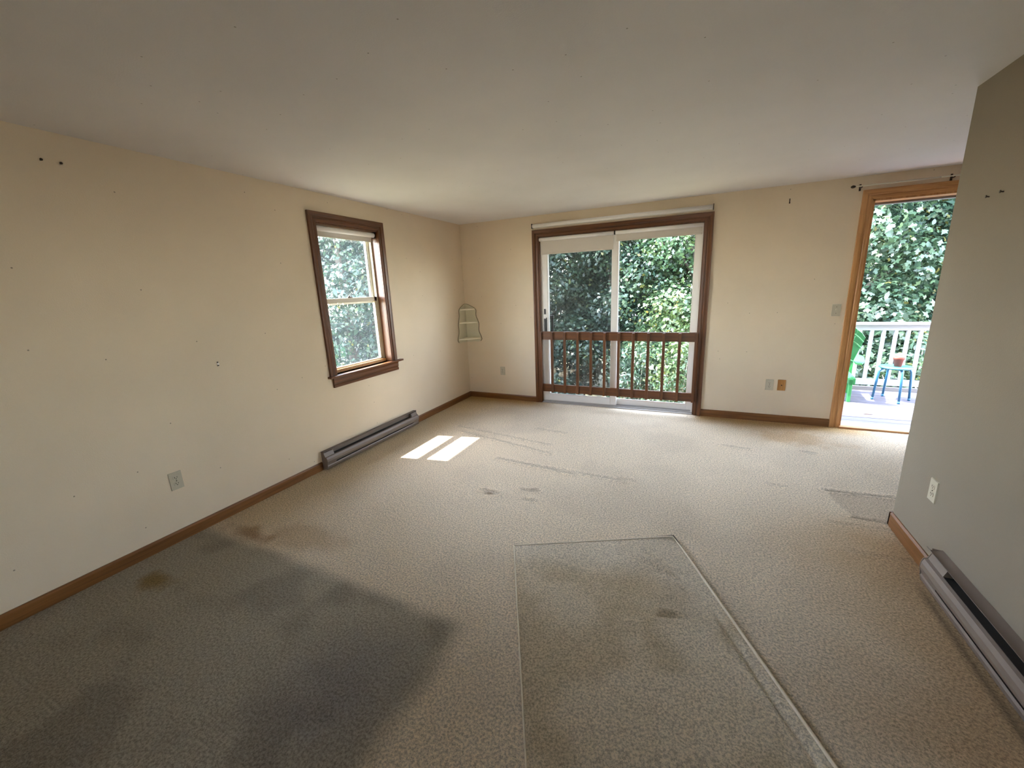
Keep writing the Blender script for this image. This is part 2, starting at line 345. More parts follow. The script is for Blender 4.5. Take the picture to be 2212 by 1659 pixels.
lo = sash(-.106, -.078, WZ0+.012, 1.446, 'lower_sash', M_hazy); up = sash(-.138, -.112, 1.388, WZ1-.035, 'upper_sash', M_hazy)
lkm = MB().box(-.1, -.084, -1.93, -1.87, 1.446, 1.455).box(-.097, -.086, -1.915, -1.9, 1.455, 1.466); lkm.build('sash_lock', M_nail, lo, .002)
# roller shade on the window
bl = empty('roller_shade', (-.035, WY0, 2.03), label='short white roller shade at the top of the small left window', cat='window shade'); bl.location = (0, 0, 0)
MB().tube([(-.035, WY0+.018, 2.028), (-.035, WY1-.03, 2.028)], .023, 16).build('roller', M_roll, bl)
MB().box(-.0585, -.0565, WY0+.026, WY1-.045, 1.972, 2.03).build('shade_cloth', M_fab, bl)
MB().box(-.062, -.053, WY0+.022, WY1-.042, 1.964, 1.978).build('hem_bar', M_fab, bl, .003)
MB().box(-.05, -.02, WY1-.03, WY1-.013, 2.0, 2.056).build('bracket', M_dark, bl); MB().box(-.05, -.02, WY0+.0125, WY0+.018, 2.0, 2.056).build('bracket', M_dark, bl)

# ------------------------------------------------------------------ sliding door
sd = empty('door_1', (0, 0, 0), kind='structure')
casing(sd, 'x', 0, -1, SX0, SX1, 0, SZ, W['z'], W['x'])
MB().box(SX0, SX0+.012, 0, .03, 0, SZ).box(SX1-.012, SX1, 0, .03, 0, SZ).box(SX0, SX1, 0, .03, SZ-.012, SZ).build('jamb', W['z'], sd)
MB().box(SX0, SX0+.03, .03, .15, 0, SZ).box(SX1-.03, SX1, .03, .15, 0, SZ).box(SX0, SX1, .03, .15, SZ-.04, SZ).build('door_frame', M_white, sd)
MB().box(SX0+.012, SX1-.012, -.004, .15, -.002, .012).box(SX0+.012, SX1-.012, .022, .03, .012, .026).box(SX0+.012, SX1-.012, .066, .074, .012, .03).box(SX0+.012, SX1-.012, .12, .15, .012, .03).build('sill_track', M_alu, sd)
def panel(x0, x1, y0, y1, z0, z1, nm, w, wb_, g):
    s_ = MB().box(x0, x0+w, y0, y1, z0, z1).box(x1-w, x1, y0, y1, z0, z1).box(x0+w, x1-w, y0, y1, z0, z0+wb_).box(x0+w, x1-w, y0, y1, z1-w, z1)
    o = s_.build(nm, M_white, sd, .003)
    ym = (y0+y1)/2
    MB().box(x0+w-.004, x1-w+.004, ym-.002, ym+.002, z0+wb_-.004, z1-w+.004).build('glass_pane', g, o)
    bd = MB(); e = .008
    bd.box(x0+w, x0+w+e, y0+.004, y0+.012, z0+wb_, z1-w).box(x1-w-e, x1-w, y0+.004, y0+.012, z0+wb_, z1-w).box(x0+w, x1-w, y0+.004, y0+.012, z0+wb_, z0+wb_+e)
    bd.build('glazing_bead', M_white, o); return o
pl = panel(SX0+.024, 2.035, .031, .065, .027, SZ-.045, 'sliding_panel', .070, .085, M_glass)
pr_ = panel(1.965, SX1-.028, .078, .112, .031, SZ-.045, 'fixed_panel', .052, .062, M_glass)
MB().box(1.132, 1.150, .018, .032, 1.14, 1.205).build('thumb_lock', M_black, pl, .003)
hb = MB().box(1.128, 1.158, .020, .032, .90, 1.085).box(1.166, 1.176, -.004, .006, .90, 1.10).box(1.152, 1.172, -.002, .022, 1.055, 1.07).box(1.152, 1.172, -.002, .022, .915, .93)
hb.build('door_handle', M_black, pl, .002)
MB().box(1.20, 1.222, .085, .12, .80, 1.09).box(1.18, 1.23, .09, .115, 1.07, 1.12).build('outer_handle', M_black, pl, .003)
ins = MB().box(1.145, 1.165, .128, .14, .03, SZ-.045).box(1.99, 2.015, .128, .14, .03, SZ-.045).box(1.165, 1.99, .128, .14, .03, .06).box(1.165, 1.99, .128, .14, SZ-.075, SZ-.045)
io = ins.build('insect_screen', M_white, sd); MB().box(1.163, 1.992, .133, .135, .058, SZ-.073).build('mesh_panel', M_mesh, io)

def shade(name, x0, x1, y, ztop, zbot, label, brk):
    o = empty(name, (0, 0, 0), label=label, cat='window shade')
    MB().tube([(x0, y, ztop-.022), (x1, y, ztop-.022)], .02, 16).build('roller', M_roll, o)
    MB().box(x0+.008, x1-.012, y+.016, y+.018, zbot, ztop-.02).build('shade_cloth', M_fab, o)
    MB().box(x0+.006, x1-.010, y+.012, y+.022, zbot-.012, zbot+.003).build('hem_bar', M_fab, o, .003)
    if brk: MB().box(x1+.001, x1+.010, y-.022, y+.015, ztop-.04, ztop).build('bracket', M_dark, o)
    return o
shade('roller_shade', SX0+.014, 1.985, .002, 2.045, 1.862, 'white roller shade drawn lower, over the left half of the sliding door', True)
shade('roller_shade', 2.0, SX1-.014, .002, 2.046, 1.945, 'white roller shade rolled higher, over the right half of the sliding door', False)
lb = empty('shade_cassette', (0, 0, 0), label='long white roller shade rolled up on the wall above the sliding door', cat='window shade')
MB().tube([(1.03, -.034, 2.176), (2.957, -.034, 2.176)], .024, 18).build('roller', M_roll, lb)
MB().box(1.045, 2.95, -.05, -.044, 2.148, 2.172).build('hem_bar', M_fab, lb, .003)
for x in (1.022, 2.958): MB().box(x, x+.007, -.060, 0, 2.150, 2.204).build('bracket', M_nail, lb, .002)

# safety rail across the sliding door
sr = empty('safety_rail', (0, 0, 0), label='dark brown wooden safety rail with balusters across the sliding door', cat='railing')
MB().box(SX0-.004, SX1+.004, -.030, -.010+.006, .828, .930).build('top_rail', W['x'], sr, .003)
MB().box(SX0-.004, SX1+.004, -.030, -.004, .158, .256).build('bottom_rail', W['x'], sr, .003)
for x in [1.102]+[1.251+.1633*k for k in range(10)]+[2.884]:
    MB().box(x-.015, x+.015, -.058, -.030, .156, .922).build('baluster', W['z'], sr, .003)

# ------------------------------------------------------------------ open door to the deck
dd = empty('door_2', (0, 0, 0), kind='structure')
casing(dd, 'x', 0, -1, DX0, DX1, 0, DZ, O['z'], O['x'], .078)
MB().box(DX0, DX0+.018, .0, .13, 0, DZ).box(DX1-.018, DX1, 0, .13, 0, DZ).box(DX0, DX1, 0, .13, DZ-.018, DZ).build('jamb', O['z'], dd)
MB().box(DX0-.03, DX0+.012, .13, .17, -.1, DZ+.05).box(DX1-.012, DX1+.03, .13, .17, -.1, DZ+.05).box(DX0-.03, DX1+.03, .13, .2, DZ-.035, DZ+.05).build('outside_trim', M_rail, dd)
MB().box(DX0, DX1, -.03, .03, -.005, .018).build('threshold', O['x'], dd, .004)
MB().box(DX0, DX1, .03, .19, -.06, .012).build('outside_sill', M_alu, dd, .004)

# ------------------------------------------------------------------ baseboard heaters
def heater(label, wall, sgn, y0, y1, h, ex0, ex1, hd):
    o = empty('baseboard_heater', (wall, 0, 0), label=label, cat='heater', group='electric baseboard heaters')
    k = h/.17; X = lambda d: sgn*d
    def sheet(nm, pts, a, b, mt, th=.0025):
        n = len(pts); up_ = [(d, z) for d, z in pts]; dn = [(d-th, z-th*.3) for d, z in pts][::-1]
        return MB().prism(up_+dn, a, b, lambda t, q: (X(q[0]), t, q[1]*k)).build(nm, mt, o)
    sheet('back_panel', [(.004, .01), (.004, .168)], y0+.003, y1-.003, M_heat)
    sheet('hood', [(.0025, .169), (hd-.014, .162), (hd-.008, .165), (hd, .177)], y0, y1, M_heat)
    sheet('front_panel', [(.048, .121), (.061, .118), (.069, .100), (.070, .078), (.064, .058)], y0, y1, M_heat)
    sheet('lower_lip', [(.060, .046), (.064, .036), (.056, .012)], y0, y1, M_heat)
    MB().box(min(X(.008), X(.045)), max(X(.008), X(.045)), y0+ex0, y1-ex1, .05*k, .12*k).build('heating_fins', M_dark, o)
    MB().box(min(X(.004), X(.05)), max(X(.004), X(.05)), y0+.02, y1-.02, .012, .04*k).build('inner_tray', M_dark, o)
    cap = [(.004, .008), (.056, .010), (.064, .036), (.066, .058), (.071, .080), (.070, .101), (.063, .119), (.050, .123), (.038, .150), (.040, .172), (.004, .168)]
    for a, b in ((y0, y0+.004), (y1-.004, y1)):
        MB().prism(cap, a, b, lambda t, q: (X(q[0]), t, q[1]*k)).build('end_cap', M_heat, o)
    for a, b in ((y0+.004, y0+ex0), (y1-ex1, y1-.004)):     # solid junction boxes behind the grille at both ends
        MB().prism([(.006, .03), (.058, .03), (.063, .06), (.067, .08), (.066, .100), (.059, .116), (.048, .120), (.034, .156), (.006, .158)], a, b, lambda t, q: (X(q[0]), t, q[1]*k)).build('junction_box', M_heat, o)
    return o
heater('taupe electric baseboard heater below the window on the left wall', 0, 1, -2.540, -1.272, .166, .10, .09, .042)
heater('taupe electric baseboard heater along the right wall, cut by the frame', XP, -1, -5.2, -2.430, .188, .14, .14, .060)

# ------------------------------------------------------------------ plates on the walls
def to_wall(o, side, a, z):
    if side == 'left': o.location = (0, a, z); o.rotation_euler = (0, 0, math.pi/2)
    elif side == 'back': o.location = (a, 0, z)
    else: o.location = (XP, a, z); o.rotation_euler = (0, 0, -math.pi/2)
    return o
def plate_mesh(): 
    return MB().prism([(-.035, -.057), (.035, -.057), (.035, .057), (-.035, .057)], 0, 1, lambda t, q: (q[0]*(1-.05*t), -.0055*t, q[1]*(1-.03*t)))
def outlet(side, a, z, label):
    o = empty('wall_outlet', label=label, cat='outlet', group='duplex wall outlets')
    plate_mesh().build('cover_plate', M_alm, o)
    for dz in (.0195, -.0195):
        c = [(.0165*math.cos(t), max(-.0115, min(.0115, .0165*math.sin(t)))+dz) for t in [2*math.pi*k/24 for k in range(24)]]
        s_ = MB().prism(c, -.004, -.0075, lambda t, q: (q[0], t, q[1])).build('socket', M_alm, o)
        MB().box(-.0078, -.0052, -.0082, -.0074, dz-.001, dz+.008).box(.0050, .0072, -.0082, -.0074, dz, dz+.007).lathe([(.0026, -.0082), (.0026, -.0074)], (0, 0, dz-.0065), 10, 'y').build('slot', M_dark, s_)
    MB().lathe([(.003, -.0072), (.003, -.005)], (0, 0, 0), 10, 'y').build('screw', M_nail, o)
    return to_wall(o, side, a, z)
outlet('left', -3.578, .390, 'almond wall outlet on the near left wall before the heater')
outlet('back', .528, .392, 'almond wall outlet on the back wall below the corner shelf')
outlet('back', 3.600, .395, 'almond wall outlet on the back wall beside the wooden plate')
outlet('right', -2.252, .408, 'almond wall outlet on the right wall above the heater end')
cp_ = empty('cable_plate', label='wooden cover plate with a dark hole beside the wall outlet', cat='wall plate')
plate_mesh().build('cover_plate', M_plate, cp_); MB().lathe([(.006, -.009), (.006, -.005), ], (0, 0, 0), 14, 'y').build('cable_jack', M_dark, cp_); to_wall(cp_, 'back', 3.705, .397)
sw = empty('light_switch', label='almond light switch on the back wall by the open door', cat='light switch')
plate_mesh().build('cover_plate', M_alm, sw)
MB().box(-.005, .005, -.016, -.005, -.002, .010).build('toggle', M_alm, sw, .001)
for dz in (.03, -.03): MB().lathe([(.003, -.0072), (.003, -.005)], (0, 0, dz), 10, 'y').build('screw', M_nail, sw)
to_wall(sw, 'back', 4.067, 1.149)

# corner shelf
cs = empty('corner_shelf', (0, 0, 0), label='small cream scalloped corner shelf with three tiers in the far corner', cat='shelf')
def side_outline(w0, w1):    # (distance from corner, z)
    zs = np.linspace(.795, 1.262, 40); pts = []
    for z in zs:
        t = (z-.795)/.467; w = w1+(w0-w1)*t**.9 + .010*math.sin(t*4.6*math.pi+.4)
        if t > .86: w = w*(1-((t-.86)/.14)**2*.42)
        if t < .05: w -= .02*(1-t/.05)
        pts.append((w, z))
    top = [(w0*.42, 1.276), (w0*.2, 1.288), (0.0, 1.293)]
    return pts+top+[(0.0, .785), (w1*.3, .778), (w1*.55, .79), (w1*.8, .786)]
for nm, fn in (('back_panel', lambda t, q: (q[0], -t, q[1])), ('side_panel', lambda t, q: (t, -q[0], q[1]))):
    pts = side_outline(.155, .232)
    o = MB().prism(pts, .001, .015, fn).build(nm, M_shelf_shade, cs)
    n = len(pts); e = MB().tube([fn(.0035, (p_[0]+.003, p_[1])) for p_ in pts[:43]], .0032, 6); e.build('dark_edge', M_shelfedge, o)
for z, r in ((1.222, .140), (1.050, .172), (.835, .205)):
    arc = [(.0155, -.0155)]+[(.0155+r*math.sin(t)*(1-.18*math.sin(2*t)), -.0155-r*math.cos(t)*(1-.18*math.sin(2*t))) for t in np.linspace(0, math.pi/2, 14)]
    MB().prism(arc, z-.009, z+.006, lambda t, q: (q[0], q[1], t)).build('shelf_board', M_shelf_lit, cs)

# curtain rod above the open door
cr = empty('curtain_rod', (0, 0, 0), label='thin cream curtain rod on brackets above the open door', cat='curtain rod')
MB().tube([(4.07, -.05, 2.212), (4.62, -.05, 2.212)], .0065, 10).tube([(4.62, -.05, 2.212), (5.25, -.05, 2.212)], .0048, 10).build('rod', M_cream, cr)
MB().lathe([(.004, 0), (.011, .008), (.013, .018), (.009, .03), (.002, .036)], (4.034, -.05, 2.212), 14, 'x').build('finial', M_nail, cr)
for x in (4.112, 4.70): MB().box(x-.004, x+.004, -.058, 0, 2.200, 2.206).box(x-.007, x+.007, -.003, 0, 2.18, 2.235).build('bracket', M_nail, cr)

# little hardware left in the walls
def nail(side, a, z, label, grp=None):
    o = empty('nail', label=label, cat='nail', group=grp)
    MB().tube([(0, 0, 0), (0, -.010, .002)], .0028, 8).build('shank', M_nail, o); MB().lathe([(.006, -.012), (.006, -.010)], (0, 0, .002), 10, 'y').build('nail_head', M_nail, o)
    return to_wall(o, side, a, z)
nail('left', -3.783, 2.161, 'dark nail high on the left wall, nearer the picture edge')
nail('left', -3.715, 2.160, 'dark nail high on the left wall, second from the picture edge')
nail('right', -2.182, 1.777, 'dark nail in the right wall nearer the wall end')
nail('right', -2.276, 1.781, 'dark nail in the right wall farther from the wall end')
an = empty('wall_anchor', label='small white plastic wall anchor in the middle of the left wall', cat='wall anchor')
MB().lathe([(.006, 0), (.0075, -.006), (.004, -.007)], (0, 0, 0), 12, 'y').build('anchor_collar', M_white, an)
MB().box(-.004, .004, -.004, .0, .008, .014).box(-.005, .005, -.004, 0, -.014, -.008).build('torn_hole', M_dark, an); to_wall(an, 'left', -3.2, 1.061)
hk = empty('curtain_hook', label='small dark metal bracket left on the back wall between the doors', cat='hook')
MB().box(-.004, .004, -.004, 0, -.02, .02).build('hook_plate', M_nail, hk); MB().lathe([(.006, -.008), (.006, -.002)], (0, 0, -.018), 10, 'y').build('screw', M_nail, hk); to_wall(hk, 'back', 3.60, 2.16)

# ------------------------------------------------------------------ loose rug
TL = Vector((2.004, -2.915, 0)); ux = Vector((.895, .446, 0)).normalized(); uy = Vector((.446, -.895, 0)).normalized()
def rug_z(U, V):
    z = .006+0*U + .0012*fbm(U, V, 6, 70)
    for (u, v, a, b, ang, k) in ((.755, .25, .10, .022, .95, .024), (.79, .23, .10, .02, .95, -.010), (.80, .39, .08, .02, .9, .010), (.71, .45, .09, .02, .2, .007), (.665, .57, .05, .014, .2, -.010), (.70, .55, .07, .016, .4, .010), (.50, .58, .20, .015, .1, .004),
                                 (.54, .71, .07, .014, .0, .008), (.58, .80, .014, .10, -.3, .006), (.84, .80, .03, .10, -.2, .006), (.45, 1.12, .3, .03, .1, .006), (.85, 1.12, .05, .03, .5, -.008), (.20, .22, .15, .07, .3, -.003)):
        k = k*1.35; du = U-u; dv = V-v; c, s_ = math.cos(ang), math.sin(ang); z += k*np.exp(-(((du*c+dv*s_)/a)**2+((-du*s_+dv*c)/b)**2))
    z -= .006*1.6*np.exp(-((.943-.05-U)/.010)**2)*ss(.45, .6, V)      # seam groove beside the right hem
    return z
def rug_c(U, V):
    C = np.ones(U.shape+(3,))*np.array(lin(228, 211, 181)[:3])
    n = fbm(U, V, 4, 90); m1 = .75*ss(.42, .68, n)[..., None]; C = C*(1-m1)+np.array(lin(206, 187, 153)[:3])*m1
    m2 = .7*np.clip(ss(.5, .95, U)*ss(.25, .55, fbm(U, V, 3, 95))+ss(.22, .02, V-.25*U), 0, 1)[..., None]; C = C*(1-m2)+np.array(lin(240, 227, 203)[:3])*m2
    return C
rug = grid_mesh('area_rug', 0, .943, 0, 1.75, .01, M_rug, rug_z, rug_c)
rug.matrix_world = Matrix((( ux.x, uy.x, 0, TL.x), (ux.y, uy.y, 0, TL.y), (0, 0, 1, .004), (0, 0, 0, 1)))
tag(rug, 'loose grey beige carpet remnant lying crooked on the carpet, foreground', 'rug')
so = rug.modifiers.new('solid', 'SOLIDIFY'); so.thickness = .008; so.offset = -1
M_fold = mat('rug_backing', lin(84, 72, 58), .9)
MB().poly([(.80, -.001, .0175), (.944, -.001, .019), (.944, .14, .018), (.932, .012, .0225)], [(0, 1, 3), (1, 2, 3)]).build('curled_corner', M_fold, rug)
M_bind = mat('rug_binding', lin(206, 194, 170), .9)
bd = MB(); 
def edge_pts(f, n=40): return [f(i/(n-1)) for i in range(n)]
def rz_(u, v): return float(rug_z(np.array([u]), np.array([v]))[0])
bd.tube(edge_pts(lambda t: (0, 1.75*t, rz_(0, 1.75*t)-.001)), .004, 8).tube(edge_pts(lambda t: (.943, 1.75*t, rz_(.943, 1.75*t)+.002)), .0065, 8).tube(edge_pts(lambda t: (.943*t, 0, rz_(.943*t, 0)-.001)), .005, 8)
bd.build('edge_binding', M_bind, rug)

# ------------------------------------------------------------------ deck
ZD = -.12
M_plank = mat('deck_board', lin(125, 122, 128), .6)
tc = nd(M_plank, 'ShaderNodeTexCoord'); mp = nd(M_plank, 'ShaderNodeMapping'); mp.inputs['Scale'].default_value = (2, 60, 60); lk(M_plank, tc.outputs['Object'], mp.inputs[0])
nn = nd(M_plank, 'ShaderNodeTexNoise', Scale=1.0, Detail=4.0); lk(M_plank, mp.outputs[0], nn.inputs['Vector'])
rmp = ramp(M_plank, nn.outputs[0], [(.3, lin(72, 69, 78)), (.7, lin(86, 83, 93))]); lk(M_plank, rmp.outputs[0], P(M_plank).inputs['Base Color'])
deck = empty('deck', (0, 0, 0), kind='structure'); DXL, DXR, DYE = 3.25, 8.6, 2.36
y = TH+.012; k = 0
pm = MB().box(0, DXR-DXL, 0, .131, -.028, 0).build('plank', M_plank, deck, .004, (DXL, y, ZD)).data
while True:
    y += .1405
    if y+.134 > DYE: break
    o = bpy.data.objects.new('plank', pm); COL.objects.link(o); o.parent = deck; o.location = (DXL, y, ZD+random.uniform(-.001, .001))
    b = o.modifiers.new('bevel', 'BEVEL'); b.width = .004; b.segments = 2
M_under = mat('deck_frame_wood', lin(120, 108, 90), .8)
MB().box(DXL+.02, DXR-.02, TH+.01, DYE-.04, ZD-.2, ZD-.03).build('joists', M_under, deck)
MB().box(DXL, DXR, DYE-.02, DYE+.02, ZD-.22, ZD+.035).build('rim_board', M_rail, deck)
for x in (3.4, 6.0, 8.4): MB().box(x-.06, x+.06, DYE-.18, DYE-.06, -2.8, ZD-.2).build('support_post', M_under, deck)
YRAIL = 2.29
dr = empty('deck_railing', (0, 0, 0), label='white wooden deck railing with square balusters beyond the open door', cat='railing')
MB().box(DXL, DXR, YRAIL-.06, YRAIL+.06, .79, .822).build('cap_rail', M_rail, dr, .004)
MB().box(DXL, DXR, YRAIL-.02, YRAIL+.02, .715, .790).build('top_rail', M_rail, dr, .003)
MB().box(DXL, DXR, YRAIL-.02, YRAIL+.02, -.045, .04).build('bottom_rail', M_rail, dr, .003)
x = DXL+.15
while x < DXR-.1:
    MB().box(x-.019, x+.019, YRAIL-.019, YRAIL+.019, .04, .715).build('baluster', M_rail, dr, .002); x += .1268
for x in (DXL+.045, DXR-.045): MB().box(x-.045, x+.045, YRAIL-.045, YRAIL+.045, ZD, .79).build('railing_post', M_rail, dr, .004)

# blue stool and pot
M_stool = mat('turquoise_paint', lin(44, 108, 120), .35); M_leg = mat('blue_leg_paint', lin(38, 90, 124), .35)
st = empty('metal_stool', (5.185, 1.765, ZD), math.radians(-39), 'small round turquoise blue stool with four bent legs on the deck', 'stool')
SH = .44
MB().lathe([(.001, SH-.022), (.155, SH-.022), (.166, SH-.016), (.168, SH-.008), (.162, SH), (.001, SH)], (0, 0, 0), 40).build('seat', M_stool, st)
for k in range(4):
    a = math.pi/4+k*math.pi/2; c, s_ = math.cos(a), math.sin(a)
    prof = [(.08, SH-.030), (.12, SH-.030), (.148, SH-.042), (.163, SH-.07), (.168, SH-.11), (.190, .012)]
    lg = MB().tube([(c*r_, s_*r_, z_) for r_, z_ in prof], .0125, 12).build('leg', M_leg, st)
    MB().tube([(c*.190, s_*.190, .0), (c*.189, s_*.189, .03)], .0145, 12).build('foot_cap', M_leg, lg)
pt_ = MB().lathe([(.001, 0), (.036, 0), (.048, .088), (.054, .090), (.057, .128), (.050, .128), (.045, .09), (.032, .014), (.001, .014)], (0, 0, 0), 32)
pot = pt_.build('flower_pot', mat('terracotta', lin(122, 48, 34), .7), loc=(5.195, 1.755, ZD+SH+.0005)); tag(pot, 'empty terracotta flower pot standing on the blue stool', 'flower pot')

# green plastic garden chair seen from behind
M_green = mat('green_plastic', lin(48, 122, 68), .4)
ch = empty('garden_chair', (4.46, 1.55, ZD), math.radians(-6), 'green plastic slatted garden chair half hidden by the door frame', 'chair')
def slab(pts, th, mt, nm, par):    # planar polygon extruded along its normal
    pts = [Vector(p) for p in pts]; n = (pts[1]-pts[0]).cross(pts[2]-pts[0]).normalized()*th; k = len(pts)
    return MB().poly(pts+[p+n for p in pts], [tuple(range(k))[::-1], tuple(range(k, 2*k))]+[(i, (i+1) % k, k+(i+1) % k, k+i) for i in range(k)]).build(nm, mt, par, .003)
NB = 6
def backpt(u, t):      # u -1..1 across, t 0..1 up; fan shape leaning back (towards -y)
    w = .18+.11*t; tt = t*(1-.25*u*u)
    return Vector((u*w, .17-.34*tt-.02*(1-u*u), .26+.77*tt))
for k in range(NB):
    u0_ = -1+2*k/NB+.012; u1_ = -1+2*(k+1)/NB-.012
    q = [backpt(u0_, 0), backpt(u1_, 0)]+[backpt(u1_, t) for t in (.25, .5, .75, 1)]+[backpt((u0_+u1_)/2, 1.01)]+[backpt(u0_, t) for t in (1, .75, .5, .25)]
    slab(q, .014, M_green, 'back_slat', ch)
for t in (.45, .78, .90):
    MB().tube([backpt(u, t)+Vector((0, -.014, -.004)) for u in np.linspace(-.98, .98, 12)], .012, 8).build('back_brace', M_green, ch)
for k in range(6):
    yy = .17+.078*k; z_ = .25+.022*k; slab([(-.25, yy, z_), (.25, yy, z_), (.25, yy+.068, z_+.019), (-.25, yy+.068, z_+.019)], .016, M_green, 'seat_slat', ch)
for s_ in (-1, 1):
    MB().box(-.018, .018, -.03, .03, 0, .30).box(-.018, .018, -.03, .12, .22, .29).build('rear_leg', M_green, ch, .004, (s_*.235, .02, 0))
    MB().box(-.018, .018, -.05, .05, 0, .50).build('front_leg', M_green, ch, .004, (s_*.295, .55, 0))
    MB().box(-.016, .016, 0, .66, .20, .28).build('seat_rail', M_green, ch, .004, (s_*.262, 0, .03))
    A = [(s_*.24, -.06), (s_*.30, -.08), (s_*.355, .1), (s_*.40, .40), (s_*.40, .58), (s_*.33, .64), (s_*.26, .58), (s_*.25, .3)]
    slab([(a, b, .50) for a, b in (A if s_ > 0 else A[::-1])], .02, M_green, 'armrest', ch)
lf = MB().poly([(-.05, 0, .001), (-.02, .016, .006), (.02, .014, .004), (.05, 0, .009), (.02, -.014, .004), (-.02, -.012, .005)], [(0, 5, 4, 3, 2, 1)]).build('fallen_leaf', mat('dry_leaf', lin(90, 66, 56), .8), loc=(4.75, 1.0, ZD+.001))
tag(lf, 'dry brown leaf lying on the pale deck boards', 'leaf')

# ------------------------------------------------------------------ ground, neighbour, trees
GZ = -2.8
Mg = mat('lawn', lin(92, 96, 60), .9); tcg = nd(Mg, 'ShaderNodeTexCoord')
ng = nd(Mg, 'ShaderNodeTexNoise', Scale=.35, Detail=6.0, Roughness=.7); lk(Mg, tcg.outputs['Object'], ng.inputs['Vector'])
rg = ramp(Mg, ng.outputs[0], [(.35, lin(62, 70, 44)), (.5, lin(96, 94, 64)), (.62, lin(150, 138, 112))]); lk(Mg, rg.outputs[0], P(Mg).inputs['Base Color'])
g = MB().poly([(-45, -30, GZ), (50, -30, GZ), (50, 60, GZ), (-45, 60, GZ)], [(0, 1, 2, 3)]).build('ground', Mg, kind='structure')
# house base below the room
MB().box(-TH+.001, XR+TH-.001, YR-TH+.001, TH-.001, GZ, -.25).build('foundation_wall', mat('cedar_siding', lin(140, 128, 110), .8), kind='structure')

nh = empty('neighbour_house', (2.2, 24, GZ), math.radians(8), 'low neighbouring house with a pale grey roof behind the trees', 'house')
MB().box(-4, 4, 0, 6, 0, 1.6).build('house_wall', mat('house_siding', lin(150, 145, 135), .8), nh)
MB().prism([(-.5, 1.55), (3, 3.0), (6.5, 1.55), (6.5, 1.4), (3, 2.85), (-.5, 1.4)], -4.4, 4.4, lambda t, q: (t, q[0], q[1])).build('roof', mat('roof_shingle', lin(120, 118, 120), .85), nh)
MB().box(1.2, 2.2, -.03, 0, .5, 1.3).build('window', M_dark, nh)

def leaf_mat(name, cols):
    M = bpy.data.materials.new(name); M.use_nodes = True; b = P(M)
    at = nd(M, 'ShaderNodeAttribute', attribute_name='leaf_tone')
    r = ramp(M, at.outputs['Fac'], cols); lk(M, r.outputs[0], b.inputs['Base Color'])
    b.inputs['Roughness'].default_value = .40; b.inputs['Specular IOR Level'].default_value = .6
    tl = nd(M, 'ShaderNodeBsdfTranslucent'); lk(M, r.outputs[0], tl.inputs[0]); mx = nd(M, 'ShaderNodeMixShader'); mx.inputs[0].default_value = .28
    out = M.node_tree.nodes['Material Output']; lk(M, b.outputs[0], mx.inputs[1]); lk(M, tl.outputs[0], mx.inputs[2]); lk(M, mx.outputs[0], out.inputs[0])
    return M
M_oak = leaf_mat('oak_leaves', [(0, lin(26, 44, 38)), (.5, lin(40, 62, 50)), (.9, lin(60, 80, 52)), (1, lin(98, 98, 48))])
M_lime = leaf_mat('sunny_leaves', [(0, lin(34, 56, 42)), (.5, lin(58, 82, 54)), (.88, lin(82, 100, 54)), (1, lin(126, 114, 58))])
M_dooroak = leaf_mat('deck_side_leaves', [(0, lin(26, 44, 38)), (.5, lin(46, 68, 54)), (.9, lin(68, 88, 58)), (1, lin(104, 100, 52))])
M_bark = mat('bark', lin(72, 66, 58), .9); M_twig = mat('pale_twig', lin(150, 142, 130), .8)
LV = np.array([(0, 0), (.20, .16), (.13, .32), (.40, .50), (.20, .62), (.24, .84), (0, 1), (-.24, .84), (-.20, .62), (-.40, .50), (-.13, .32), (-.20, .16)])
LV = LV[[0, 1, 2, 3, 4, 6, 8, 9, 10, 11]]
LS = np.array([(0, 0), (.16, .3), (.20, .6), (0, 1), (-.20, .6), (-.16, .3)])
